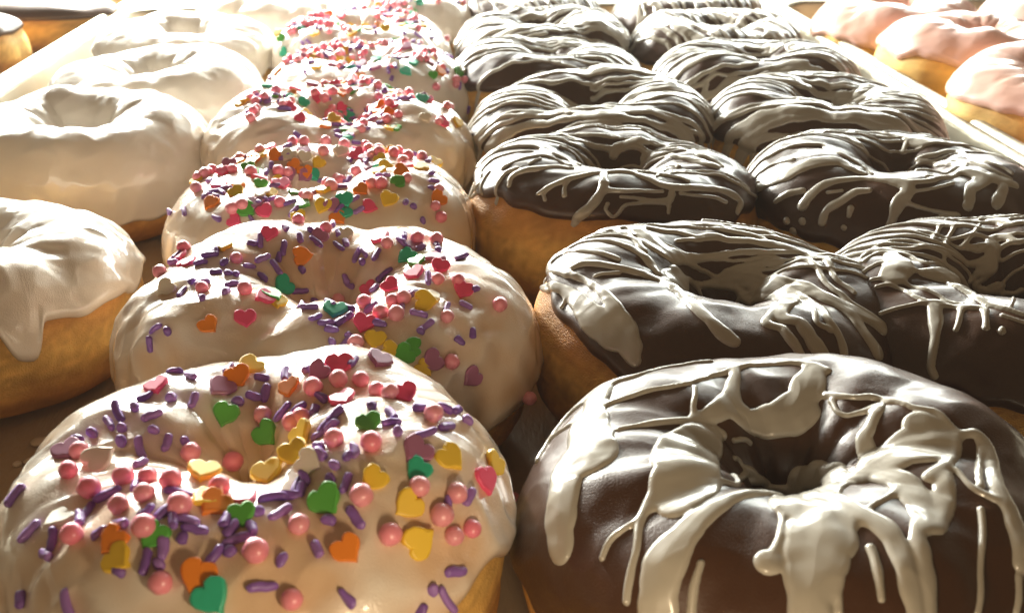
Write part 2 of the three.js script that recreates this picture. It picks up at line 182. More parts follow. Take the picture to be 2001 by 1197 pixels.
  A3: {drizzle:[[190.5,41,0.6,197,49,0.6,198.5,61.5,0.7,203.5,73.5,0.7,217.5,73.5,0.8,222.5,81,1,227.5,84,1,239.5,82,0.9,243,98,1,253.5,111.5,1,271,120,0.9,276.5,118,0.8],[303.5,105.5,1.4,293.5,113.5,2,280,119,2,275,129,1.7],[302.5,107,0.8,310,96,0.7,327,95,0.7],[186,42,0.6,200,49,0.6,205.5,61,0.6,214.5,72,0.6],[189.5,39.5,0.6,188.5,53.5,0.7,189,68,0.8,188.5,82.5,0.8,183.5,95,0.8,157.5,99.5,0.7,145.5,104.5,0.6,127,99.5,0.6],[168,41.5,0.6,178,50,0.8,179.5,64,0.7,175,79.5,0.6,170,89,0.6],[159,60,0.6,158.5,70,0.6,158,82,0.7,155.5,91.5,0.6,145.5,95,0.6,131.5,94.5,0.6],[161,33.5,0.7,165,42.5,0.6,166.5,52,0.7],[172.5,23.5,0.7,166,38,0.7,171,45,0.6],[150,32.5,0.6,151.5,43.5,0.6,152.5,49.5,0.8,154,58,1,151,66.5,0.7],[146,48.5,0.7,149,57.5,1.1,147,68,1.3,142.5,76.5,1.4,137.5,86,0.9,127.5,90.5,0.6],[150,75.5,0.6,152,86.5,0.6],[131,50.5,0.6,128.5,59.5,1,124.5,69,1.1,121,76.5,1.1,115,84,1.1,106.5,90.5,1.2,96,92,1.5,87,91.5,1.3,80.5,84.5,1.5,75.5,73.5,1.5,67.5,67.5,1.5,57,65.5,1.4,46,60.5,1.4,40.5,51,1.6,39,41.5,1.3,44.5,34.5,1],[119,54,0.9,121,62.5,0.7,122,71,0.7],[126.5,46.5,0.6,128.5,52,0.6,128.5,59.5,0.6],[104,72,1.5,104,63,1.5,106.5,49,1.7,109,41.5,1.7,111.5,35.5,1.5,112.5,31.5,1],[105.5,89.5,1,104,72,1.5],[104,64.5,1.2,95.5,64,0.9,87,66.5,0.7,76.5,65,0.6],[101,50,0.7,101.5,44.5,0.6,99,40.5,0.6,97,42.5,0.6,95,49,0.6,92,52,0.6,83.5,54.5,0.7,75.5,54.5,0.9,72.5,61.5,1.3],[96,57.5,0.6,89.5,58.5,0.6,82,56.5,0.6,74.5,57,0.6],[75.5,50,0.7,76.5,44.5,0.6],[83,96.5,0.6,71,91.5,0.6,61.5,79.5,0.6,59,74,0.6],[342.5,136.5,0.8,341.5,128.5,0.8,346.5,118.5,0.9,6.5,108,1.1,14.5,97,1.6,23.5,86.5,1.9,25,78,1.3],[73.5,87,0.6,28,117.5,0.8,30.5,105,1.1,33.5,101.5,1],[333.5,100,0.8,344,95,0.8,6,92.5,0.7,13,85,0.8,21.5,74.5,0.7],[67,88.5,0.6,49.5,86.5,0.6,35.5,76,0.6,32.5,60,0.6,28,49,0.6,15.5,26.5,0.6,16.5,23.5,0.6],[59,91,0.6,36.5,88,0.6,31.5,72,0.6,28,57,0.6,23.5,46,0.6],[68.5,60.5,0.6,60.5,57,0.6,52,53.5,0.7,47,46,0.8],[250,87.5,0.6,258.5,97.5,0.6,270,103,0.6,279,104.5,0.6],[196.5,109,0.7,199,121.5,0.6,196,132,0.6]]},
  B2: {drizzle:[[196,27.5,0.6,201.5,38.5,0.8,206,52.5,0.8,210,65,0.8,233,61.5,0.8,236.5,78.5,0.8,249.5,89.5,0.8,271,79.5,0.8,280.5,88.5,0.8,292.5,94,0.8],[190,21.5,0.6,192.5,38,0.9,192,54.5,0.9,195,70.5,1,195,84.5,1.1,191,94.5,1.2,162,95.5,0.8,147.5,100.5,0.7,130,91,0.6],[183.5,22,0.6,183.5,39.5,0.7,181,53.5,0.7,172.5,64.5,1.1],[176,26,1.5,170,36,1.8,165,47,2.7,162,60.5,3,158.5,75,2.7,154.5,87,2.4,143.5,87.5,1.8,133.5,87.5,0.9],[160,25.5,0.9,156.5,35,1.2,151.5,43,1.1],[147.5,31.5,1.8,147,41.5,1.7,145,55,1.5,140,67,1.3,131,78,1.3,119.5,78,2,109.5,70.5,2.3,108.5,61.5,2,111,51,2.2,112,38.5,1.4,112.5,27,1.4,112.5,20,1.1],[137,24,1.3,137,35,1.4,133.5,45,1.5,129.5,57.5,1.4,124.5,62,1.1],[141,50,0.6,136,56,0.6],[128.5,41,1.1,128,34.5,0.8],[128.5,24.5,0.8,128,24,0.8],[151,16,1.1,150.5,15.5,1.1],[145,20,1.1,144.5,19,1.1],[147,10,1.3,147,8,1.2],[108,51.5,0.8,102,48.5,0.7,95,47,0.7,89,46,0.6],[103,32,0.7,103,38,0.9,98.5,40,0.8,88,44.5,0.7],[109,73,1.1,101,76,1.1,88.5,87.5,1.2,68,96.5,1.2,61,94,1.5],[58.5,96,2.4,60.5,84.5,2.9,75.5,73.5,2,83.5,52.5,1.7],[55.5,81,2.9,51.5,75,2.3,47,68,1.7],[101,97,0.9,328,127.5,1.1,331.5,115,1.1,338,100,1.1,360,102,0.9,27,95.5,0.6,37,76,0.6],[99,84,0.8,358,124,1,6,114.5,1.2,28,105.5,1.5,42,90.5,0.9,43.5,73.5,0.7],[107,62,0.6,98,69,0.6,84,81,0.7],[238,93.5,1.3,240,105.5,1.6,237.5,122,1.3],[293.5,102,0.9,292.5,119,0.9],[299.5,97,0.7,320.5,96.5,0.8,334,84,0.9,356.5,81.5,0.8,12.5,69.5,0.7],[70,53,1.7,65.5,59.5,2,56.5,70,1.7]]},
  B1: {drizzle:[[189,66.5,0.6,199.5,69.5,0.6,207,76.5,0.6,217,84.5,0.7,222,92,0.6,222.5,103,0.6],[194.5,72,0.6,202,79.5,0.6,203.5,89.5,0.6,200,99,0.7,187.5,107.5,0.6,214,120.5,0.6],[184.5,65.5,0.6,187,73.5,0.6,189.5,83,0.6,184,89,0.6,180,97,0.6],[205,79,0.6,210,87.5,0.6,213.5,98,0.7,224.5,106,0.7,231.5,114.5,0.8,241,122,0.8,257.5,128,0.8,267,130,1.2],[178,70,0.6,176,79,0.6,171,86,0.6,159.5,88.5,0.7,150,89.5,0.7,143,88,0.6,136,89.5,0.6],[173,69.5,0.6,171,77.5,0.6,164,81,0.6,155,79.5,0.6,151,80,0.8],[159,55.5,0.6,156.5,63.5,0.6,153.5,71,0.6,150,78,0.8,146,83.5,1.1,142.5,84,0.9,136,85.5,0.6],[177.5,101.5,1.6,176.5,110,2.5,179,122.5,2.9,150,110.5,2.4,137,104,1.5,124.5,93,1.2,115.5,88.5,0.9,109.5,85,0.7],[145,78.5,1.7,140,68,1.7,137,57,1.2,135.5,46.5,1,134,36,1,132,31,1],[134.5,86,0.8,132,72.5,0.7,131.5,65.5,0.7],[133,86,1,125.5,87,1.2,123,78,0.7,122,70,0.9],[117,82,0.7,113,79.5,0.6,109.5,77.5,0.6],[116.5,70.5,0.8,116.5,68.5,0.9],[262,147,0.8,280.5,150.5,0.9,314,151,0.8,329.5,146.5,0.8],[287,81,1.2,292,83,2,296,90,1.2,302,88,0.7],[260,116.5,0.6,269,119.5,0.7,277.5,115,0.9,286.5,102.5,1.2,296,104,1.2,303.5,110.5,0.8,307,108,0.6],[261.5,136,0.9,274,135,1.9,279,124,2.1,281.5,111.5,1.9],[232.5,102.5,0.6,248,94.5,0.6,256,89.5,0.6],[236.5,110.5,0.6,256.5,98.5,0.6,265,89.5,0.6],[256.5,113.5,0.6,267.5,105,0.6,280.5,87.5,0.6],[215.5,121,0.6,227,117.5,0.6],[235,142,0.6,263,137.5,0.6,269.5,140.5,0.6,250.5,144,0.6],[278.5,147,0.6,284.5,144.5,0.6,288.5,147.5,0.6,279,149.5,0.6],[114,90.5,0.6,111,106,0.6]]},
};


// ---------------------------------------------------------------- materials
function noiseTexture(size, f) { // wraps round
  const data = new Uint8Array(size * size * 4);
  for (let y = 0; y < size; y++) for (let x = 0; x < size; x++) {
    const a = x / size * TAU, b = y / size * TAU, c = f(Math.cos(a), Math.sin(a), Math.cos(b), Math.sin(b), x / size, y / size);
    data.set([...[].concat(c, c, c).slice(0, 3).map((q) => clamp(q * 255, 0, 255)), 255], (y * size + x) * 4);
  }
  const t = new THREE.DataTexture(data, size, size); t.wrapS = t.wrapT = THREE.RepeatWrapping; t.magFilter = THREE.LinearFilter; t.needsUpdate = true;
  return t;
}
const torus = (s) => (ca, sa, cb, sb) => { // noise on a torus, so that it tiles
  const x = (2 + cb) * ca, y = (2 + cb) * sa, z = sb; let v = 0, a = 0.5, k = s;
  for (let i = 0; i < 4; i++, a *= 0.5, k *= 2.1) v += a * n3(x * k + 3, y * k + 7, z * k + 11);
  return 0.5 + v * 0.9;
};
const crumb = noiseTexture(512, torus(9)), soft = noiseTexture(256, torus(3.2)), mild = noiseTexture(256, (...q) => 0.82 + 0.25 * (torus(4)(...q) - 0.5));
const rep = (t, x, y) => { const c = t.clone(); c.repeat.set(x, y); c.needsUpdate = true; return c; };
const lin = (r, g, b) => new THREE.Color().setRGB(r, g, b);
const crumbFine = rep(crumb, 5, 8), softPatch = rep(mild, 4, 3), crust = rep(crumb, 9, 7);
const doughMat = new THREE.MeshStandardMaterial({ name: 'fried dough', vertexColors: true, roughness: 0.6, bumpMap: crumbFine, bumpScale: 0.00025 });
const glazeMat = new THREE.MeshPhysicalMaterial({ name: 'white glaze', vertexColors: true, bumpMap: crust, bumpScale: 0.00007, roughness: 0.27, clearcoat: 1, clearcoatRoughness: 0.05 });
const pinkMat = new THREE.MeshPhysicalMaterial({ name: 'pink glaze', vertexColors: true, roughness: 0.32, clearcoat: 0.4, clearcoatRoughness: 0.22 });
const chocMat = new THREE.MeshPhysicalMaterial({ name: 'chocolate icing', bumpMap: crust, bumpScale: 0.00006, color: lin(0.06, 0.021, 0.007), roughness: 0.5, roughnessMap: softPatch, clearcoat: 0.45, clearcoatRoughness: 0.2 });
const drizzleMat = new THREE.MeshPhysicalMaterial({ name: 'drizzled glaze', color: lin(0.43, 0.4, 0.34), roughness: 0.34, clearcoat: 0.7, clearcoatRoughness: 0.13 });
const sugar = (r, g, b, rough = 0.45, coat = 0.2) => new THREE.MeshPhysicalMaterial({ name: 'sugar', color: lin(r, g, b), roughness: rough, clearcoat: coat, clearcoatRoughness: 0.3 });
const SUGAR = {
  pearl: [sugar(0.9, 0.29, 0.37, 0.36, 0.6), sugar(0.86, 0.33, 0.39, 0.36, 0.6), sugar(0.92, 0.24, 0.34, 0.36, 0.6)],
  rod: [sugar(0.26, 0.12, 0.46), sugar(0.32, 0.16, 0.5), sugar(0.21, 0.09, 0.38)],
  yellow: sugar(0.9, 0.6, 0.04), orange: sugar(0.9, 0.26, 0.02), green: sugar(0.1, 0.44, 0.06), teal: sugar(0.03, 0.5, 0.3), pink: sugar(0.9, 0.09, 0.22), mauve: sugar(0.42, 0.15, 0.28), white: sugar(0.8, 0.74, 0.6),
};
const aluminium = new THREE.MeshStandardMaterial({ name: 'aluminium', color: lin(0.46, 0.43, 0.35), metalness: 1, roughness: 0.5, bumpMap: rep(soft, 6, 6), bumpScale: 0.0004 });
const parchment = new THREE.MeshPhysicalMaterial({ name: 'waxed parchment', color: lin(0.4, 0.27, 0.16), roughness: 0.42, bumpMap: rep(soft, 9, 9), bumpScale: 0.0002 });
const glazeSpotMat = new THREE.MeshPhysicalMaterial({ name: 'thin dried glaze', color: lin(0.6, 0.46, 0.32), roughness: 0.4 });
const crumbMat = new THREE.MeshStandardMaterial({ name: 'crumb', color: lin(0.55, 0.3, 0.1), roughness: 0.8 });
const shelfMat = new THREE.MeshStandardMaterial({ name: 'shelf board', color: lin(0.34, 0.29, 0.24), roughness: 0.5 });
const frameMat = new THREE.MeshStandardMaterial({ name: 'painted frame', color: lin(0.5, 0.48, 0.44), roughness: 0.5 });

// ---------------------------------------------------------------- builders
function mesh(name, geometry, material, parent) { const m = new THREE.Mesh(geometry, material); m.name = name; m.castShadow = m.receiveShadow = true; parent.add(m); return m; }
function thing(name, label, category, group, x = 0, y = 0, z = 0) {
  const g = new THREE.Group(); g.name = numbered(name); g.position.set(x, y, z); g.userData = { label, category }; if (group) g.userData.group = group; scene.add(g); return g;
}
function setting(o) { o.userData.kind = 'structure'; return o; }

// crust: golden brown above and below, a paler belt between, mottled by the frying
function crustColours(g, k, pale = 0) {
  const uv = g.attributes.uv, p = g.attributes.position, col = new Float32Array(p.count * 3);
  for (let i = 0; i < p.count; i++) {
    let v = uv.getY(i) * 360; if (v > 180) v -= 360;
    const x = p.getX(i) * 1000, y = p.getY(i) * 1000, z = p.getZ(i) * 1000;
    const m = n3(x * 0.09 + k, y * 0.12, z * 0.09), f = n3(x * 0.45, y * 0.5 + k, z * 0.45), s = n3(x * 0.05, y * 0.35, z * 0.05 + k);
    const belt = clamp(Math.exp(-(((v - 2 + 9 * m) / 17) ** 2)) * (0.85 + 0.5 * f) + pale, 0, 1), tone = 1 + 0.3 * m + 0.16 * f + 0.18 * s;
    col.set([lerp(0.5, 0.84, belt) * tone, lerp(0.215, 0.53, belt) * tone, lerp(0.042, 0.15, belt) * tone], i * 3);
  }
  g.setAttribute('color', new THREE.BufferAttribute(col, 3));
}

// glaze: where it ran thin the tan crust shows through
function glazeColours(g, r, white, tan, amount) {
  const p = g.attributes.position, uv = g.attributes.uv, col = new Float32Array(p.count * 3);
  for (let i = 0; i < p.count; i++) {
    const x = p.getX(i) * 1000, y = p.getY(i) * 1000, z = p.getZ(i) * 1000, th = r.thick(uv.getX(i) * TAU, (uv.getY(i) * TAU + TAU) % TAU);
    const patch = 0.5 + 0.9 * n3(x * 0.055 + r.k, y * 0.055, z * 0.055) + 0.35 * n3(x * 0.2, y * 0.2 + r.k, z * 0.2);
    const k = clamp(amount * (0.35 + 0.75 * patch + 0.5 * (r.icing - th)), 0, 0.85);
    col.set([lerp(white[0], tan[0], k), lerp(white[1], tan[1], k), lerp(white[2], tan[2], k)], i * 3);
  }
  g.setAttribute('color', new THREE.BufferAttribute(col, 3));
}
// drizzle: glaze lines laid on the skin, fused where they meet and rounded over; lines are runs of u, v (degrees), half width (mm)
function drizzleGeometry(r, lines, nu, nv, v0 = -75, v1 = 232) {
  const count = nu * (nv + 1), P = new Float32Array(count * 3), Nn = new Float32Array(count * 3), p = new THREE.Vector3(), n = new THREE.Vector3(), cells = new Map(), CELL = 2;
  const key = (x, y, z) => ((Math.floor(x / CELL) + 60) * 128 + Math.floor(y / CELL) + 20) * 128 + Math.floor(z / CELL) + 60;
  for (let i = 0, q = 0; i < nu; i++) for (let j = 0; j <= nv; j++, q++) {
    const u = i / nu * TAU, v = (lerp(v0, v1, j / nv) * RAD + TAU) % TAU;
    r.normal(u, v, n); r.dough(u, v, p); p.addScaledVector(n, r.thick(u, v));
    P.set([p.x, p.y, p.z], q * 3); Nn.set([n.x, n.y, n.z], q * 3);
    const k = key(p.x, p.y, p.z); if (!cells.has(k)) cells.set(k, []); cells.get(k).push(q);
  }
  const K = 0.42, REACH = 1.6, sum = new Float32Array(count), best = new Float32Array(count).fill(99);
  let li = 0;
  for (const l of lines) {
    li++;
    const pts = [];
    for (let i = 0, last = 0; i < l.length; i += 3) { let u = l[i]; if (i) { while (u - last > 180) u -= 360; while (u - last < -180) u += 360; } last = u; let v = l[i + 1]; if (v > 270) v -= 360; pts.push(new THREE.Vector3(u, v, l[i + 2])); }
    if (pts.length < 2) pts.push(pts[0].clone().add(new THREE.Vector3(0, -0.5, 0)));
    const curve = new THREE.CatmullRomCurve3(pts, false, 'catmullrom', 0.5), touched = new Set();
    let long = 0, most = 0; const a = new THREE.Vector3(), b = new THREE.Vector3();
    for (let i = 0; i < pts.length; i++) { r.skin(pts[i].x * RAD, (pts[i].y * RAD + TAU) % TAU, b); if (i) { most = Math.max(most, a.distanceTo(b)); long += a.distanceTo(b); } a.copy(b); }
    const steps = Math.max(3, Math.ceil(most * (pts.length - 1) / 0.4)), c = new THREE.Vector3();
    for (let s = 0; s <= steps; s++) {
      curve.getPoint(s / steps, c);
      r.skin(c.x * RAD, (c.y * RAD + TAU) % TAU, a);
      const w = Math.max(410 / nu, c.z) * (1 + 0.16 * n3(a.x * 0.35 + li, a.y * 0.35, a.z * 0.35)), reach = w + REACH;
      for (let x = Math.floor((a.x - reach) / CELL); x <= Math.floor((a.x + reach) / CELL); x++) for (let y = Math.floor((a.y - reach) / CELL); y <= Math.floor((a.y + reach) / CELL); y++) for (let z = Math.floor((a.z - reach) / CELL); z <= Math.floor((a.z + reach) / CELL); z++) {
        const list = cells.get(((x + 60) * 128 + y + 20) * 128 + z + 60); if (!list) continue;
        for (const q of list) { const d = Math.hypot(P[q * 3] - a.x, P[q * 3 + 1] - a.y, P[q * 3 + 2] - a.z) - w; if (d < REACH && d < best[q]) { best[q] = d; touched.add(q); } }
      }
    }
    for (const q of touched) { sum[q] += Math.exp(-best[q] / K); best[q] = 99; }
  }
  const sd = new Float32Array(count), use = new Int32Array(count).fill(-1), pos = [], uv = [], idx = [];
  for (let q = 0; q < count; q++) sd[q] = sum[q] > 0 ? -K * Math.log(sum[q]) : 9;
  const put = (q) => {
    if (use[q] >= 0) return use[q];
    const t = -sd[q], e = clamp(t / 1.35, 0, 1), wv = 0.16 * n3(P[q * 3] * 0.3, P[q * 3 + 1] * 0.3, P[q * 3 + 2] * 0.3);
    const h = t > 0 ? 0.8 * Math.sqrt(e * (2 - e)) + 0.08 * Math.min(4, Math.max(0, t - 1.35)) + wv * e : -Math.min(0.6, -t * 1.6);
    pos.push((P[q * 3] + Nn[q * 3] * h) * MM, (P[q * 3 + 1] + Nn[q * 3 + 1] * h) * MM, (P[q * 3 + 2] + Nn[q * 3 + 2] * h) * MM);
    uv.push(Math.floor(q / (nv + 1)) / nu, (q % (nv + 1)) / nv);
    return (use[q] = pos.length / 3 - 1);
  };
  for (let i = 0; i < nu; i++) for (let j = 0; j < nv; j++) {
    const a = i * (nv + 1) + j, b = ((i + 1) % nu) * (nv + 1) + j;
    if (Math.min(sd[a], sd[b], sd[a + 1], sd[b + 1]) > 0.02) continue;
    idx.push(put(a), put(a + 1), put(b), put(b), put(a + 1), put(b + 1));
  }
  const g = new THREE.BufferGeometry();
  g.setAttribute('position', new THREE.Float32BufferAttribute(pos, 3)); g.setAttribute('uv', new THREE.Float32BufferAttribute(uv, 2)); g.setIndex(idx); g.computeVertexNormals();
  return g;
}
// hand-drizzled lines: near parallel in plan, wandering, dropping over the rim and into the hole
function handDrizzle(r, seed, turn, gap, fat = 1) {
  const R = rng(seed), lines = [], ca = Math.cos(turn * RAD), sa = Math.sin(turn * RAD);
  const lay = (o, from, to, w, bend) => {
    let run = []; const drop = R() * 13, flush = () => { if (run.length > 3) lines.push(run); run = []; };
    for (let s = from; s <= to; s += 3) {
      const off = o + 3.2 * n3(s * 0.045, o * 0.13, seed) + 1.3 * n3(s * 0.15, o * 0.2, seed + 5) + bend * (s / 50) ** 2, x = ca * s - sa * off, z = sa * s + ca * off;
      const u = Math.atan2(z / r.sz, x / r.sx), f = r.vFrom(u, Math.hypot(x / r.sx, z / r.sz)); let v = f.v / RAD;
      if (f.over > 0) { v = -f.over * 3.2; if (f.over > drop * 0.6) { if (run.length && s > 0) { run.push(u / RAD, v, w * 0.8); flush(); } continue; } }
      if (f.over < 0) { v = 180 - f.over * 6; if (-f.over > 6) { flush(); continue; } }
      run.push(u / RAD, v, w * (0.85 + 0.5 * n3(s * 0.12, o, seed + 9)));
    }
    flush();
  };
  const bend = (R() - 0.5) * 10;
  for (let o = -44; o < 44; o += gap * (0.55 + 0.9 * R())) {
    const a = R() < 0.25 ? -20 + 40 * R() : -56, b = a > -50 ? 56 : R() < 0.2 ? -10 + 40 * R() : 56;
    lay(o, a, b, fat * (R() < 0.2 ? 1.5 + 0.8 * R() : 0.62 + 0.5 * R()), bend);
  }
  for (let k = 0; k < 4; k++) { const u = R() * 360, v = 60 + R() * 70, w = 1.8 + R() * 2; lines.push([u, v, w, u + 8, v + 6, w * 1.1, u + 20, v - 4 + 10 * R(), w * 0.7]); }
  for (let k = 0; k < 9; k++) { const u = R() * 360, v = 22 + R() * 25, d = 25 + R() * 40; lines.push([u, v, 1.2, u + R() * 3, v - d * 0.6, 0.9, u + R() * 3, v - d, 1.15]); }
  return lines;
}

// sprinkles
const uneven = (g, amount, k) => { const p = g.attributes.position; for (let i = 0; i < p.count; i++) { const x = p.getX(i) * 1000, y = p.getY(i) * 1000, z = p.getZ(i) * 1000; p.setXYZ(i, p.getX(i) + amount * n3(x * 0.7 + k, y * 0.7, z * 0.7), p.getY(i) + amount * n3(x * 0.7, y * 0.7 + k, z * 0.7 + 5), p.getZ(i) + amount * n3(x * 0.7 + 9, y * 0.7, z * 0.7 + k)); } return g; };
const pearlShapes = [1, 2, 3].map((k) => { const g = uneven(new THREE.SphereGeometry(1.8 * MM, 20, 14), 0.00022, k * 3.7); return g; }), rodShapes = [1.9, 2.8, 3.5, 0.9, 2.3].map((l, k) => { const g = uneven(new THREE.CapsuleGeometry(0.74 * MM, l * 0.88 * MM, 4, 9, 3), 0.00035, k * 2.3); g.computeVertexNormals(); return g; });
const bentRod = (() => { const g = new THREE.CapsuleGeometry(0.74 * MM, 3.2 * MM, 4, 9, 6), p = g.attributes.position; for (let i = 0; i < p.count; i++) p.setX(i, p.getX(i) + 70 * p.getY(i) ** 2); g.computeVertexNormals(); return g; })();
const heartShapes = [1, 2, 3, 4].map((n) => {
  const s = new THREE.Shape(), k = MM;
  s.moveTo(0, -2.6 * k); s.bezierCurveTo(0.5 * k, -2.1 * k, 2.6 * k, -0.4 * k, 2.6 * k, 0.9 * k); s.bezierCurveTo(2.6 * k, 2.5 * k, 0.7 * k, 2.7 * k, 0, 1.25 * k);
  s.bezierCurveTo(-0.7 * k, 2.7 * k, -2.6 * k, 2.5 * k, -2.6 * k, 0.9 * k); s.bezierCurveTo(-2.6 * k, -0.4 * k, -0.5 * k, -2.1 * k, 0, -2.6 * k);
  const g = new THREE.ExtrudeGeometry(s, { depth: 0.4 * k, bevelEnabled: true, bevelThickness: 0.48 * k, bevelSize: 0.5 * k, bevelSegments: 4, curveSegments: 7 });
  g.translate(0, 0, -0.2 * k); g.scale(0.94, 0.94, 1); return uneven(g, 0.00035, n * 4.1);
});
const up = new THREE.Vector3(0, 1, 0), P1 = new THREE.Vector3(), N1 = new THREE.Vector3(), T1 = new THREE.Vector3(), B1 = new THREE.Vector3(), M1 = new THREE.Matrix4();
function frameAt(r, u, v) {
  const e = 0.015; r.skin(u, v, P1); r.skin(u + e, v, T1); r.skin(u, v + e, B1); T1.sub(P1); B1.sub(P1); N1.crossVectors(B1, T1).normalize(); T1.normalize(); B1.crossVectors(T1, N1).negate().normalize();
}
function addPearl(r, g, u, v, R) {
  frameAt(r, u, v); const m = mesh('pearl_sprinkle', pearlShapes[Math.floor(R() * 3)], SUGAR.pearl[Math.floor(R() * 3)], g), k = 0.84 + 0.3 * R();
  m.position.copy(P1).addScaledVector(N1, 1.0 * k).multiplyScalar(MM); m.scale.setScalar(k); m.rotation.set(R() * 6, R() * 6, 0);
}
function addRod(r, g, u, v, turn, R) {
  frameAt(r, u, v); const k = R(), m = mesh('rod_sprinkle', k < 0.1 ? bentRod : rodShapes[Math.floor(R() * 5)], SUGAR.rod[Math.floor(R() * 3)], g);
  const d = T1.clone().multiplyScalar(Math.cos(turn)).addScaledVector(B1, Math.sin(turn)).addScaledVector(N1, (R() - 0.4) * 0.35).normalize();
  m.quaternion.setFromUnitVectors(up, d); m.position.copy(P1).addScaledVector(N1, 0.32 + 0.4 * R()).multiplyScalar(MM); m.scale.set(0.9 + 0.25 * R(), 0.9 + 0.25 * R(), 0.9 + 0.25 * R());
}
function addHeart(r, g, u, v, colour, flat, R) {
  frameAt(r, u, v);
  const m = mesh('heart_sprinkle', heartShapes[Math.floor(R() * 4)], SUGAR[colour], g), lean = flat ? 0.1 : 0.12 + 0.4 * R();
  const n = N1.clone().multiplyScalar(1 - lean).addScaledVector(flat ? up : new THREE.Vector3(0.1, 0.45, 0.9), lean).normalize();
  const spin = (R() - 0.5) * (R() < 0.25 ? 6 : 2), y = new THREE.Vector3(Math.sin(spin), 0.2, -Math.cos(spin)); y.addScaledVector(n, -y.dot(n)).normalize();
  M1.makeBasis(new THREE.Vector3().crossVectors(y, n), y, n); m.quaternion.setFromRotationMatrix(M1);
  m.position.copy(P1).addScaledVector(N1, 0.3 + 1.7 * (1 - n.dot(N1)) ** 0.5).multiplyScalar(MM); m.scale.setScalar(0.76 + 0.24 * R());
}
function tracedSprinkles(r, g, t, seed) {
  const R = rng(seed);
  for (let i = 0; i < t.pearl.length; i += 2) addPearl(r, g, t.pearl[i] * RAD, t.pearl[i + 1] * RAD, R);
  for (const [c, l] of Object.entries(t.heart)) for (let i = 0; i < l.length; i += 3) addHeart(r, g, l[i] * RAD, l[i + 1] * RAD, c, l[i + 2], R);
  for (let i = 0; i < t.rod.length; i += 3) addRod(r, g, t.rod[i] * RAD, t.rod[i + 1] * RAD, t.rod[i + 2] * RAD, R);
}
const HEART_COLOURS = ['yellow', 'orange', 'green', 'teal', 'pink', 'pink', 'mauve', 'white', 'yellow'];
function looseSprinkles(r, g, seed, n) { // handfuls thrown from above
  const R = rng(seed), heaps = Array.from({ length: 9 }, () => [R() * TAU, 18 + R() * 18]);
  for (let k = 0; k < n; k++) {
    const h = heaps[Math.floor(R() * 9)], a = R() * TAU, d = R() < 0.4 ? 4 + R() * 42 : 12 * Math.sqrt(R()), loose = R() < 0.45;
    const x = loose ? Math.cos(a) * d : h[1] * Math.cos(h[0]) + Math.cos(a) * d, z = loose ? Math.sin(a) * d : h[1] * Math.sin(h[0]) + Math.sin(a) * d;
    const u = (Math.atan2(z / r.sz, x / r.sx) + TAU) % TAU, f = r.vFrom(u, Math.hypot(x / r.sx, z / r.sz)); if (Math.abs(f.over) > 3) continue;
    const v = f.v + (f.over < 0 ? 0.3 : 0), q = R();
    if (q < 0.31) addPearl(r, g, u, v, R); else if (q < 0.63) addRod(r, g, u, v, R() * TAU, R); else addHeart(r, g, u, v, HEART_COLOURS[Math.floor(R() * 9)], R() < 0.5 ? 1 : 0, R);
  }
}

// one ring doughnut: dough, icing and what lies on the icing
function doughnut(id, name, label, category, group, icing, fine = 1) {
  const [x, z, o] = RINGS[id], r = new Ring(o), g = thing(name, label, category, group, x * MM, (o.lift ?? 0) * MM, z * MM);
  if (o.tilt) g.rotation.set(o.tilt[0] * RAD, 0, o.tilt[1] * RAD);
  const d = doughGeometry(r, Math.round(150 * fine), Math.round(90 * fine)); crustColours(d, r.k, o.pale ?? 0); mesh('dough', d, doughMat, g);
  const top = icingGeometry(r, Math.round(240 * fine), Math.round(110 * fine));
  if (icing === glazeMat) glazeColours(top, r, [0.88, 0.83, 0.75], [0.76, 0.49, 0.27], r.thin); else if (icing === pinkMat) glazeColours(top, r, [0.9, 0.6, 0.54], [0.82, 0.46, 0.28], r.thin);
  mesh('icing', top, icing, g);
  return [r, g];
}

// ---------------------------------------------------------------- shelf, trays, parchment
const shelf = setting(mesh('shelf', new THREE.BoxGeometry(1.6, 0.02, 1.7).translate(0, -0.016, -0.45), shelfMat, scene));
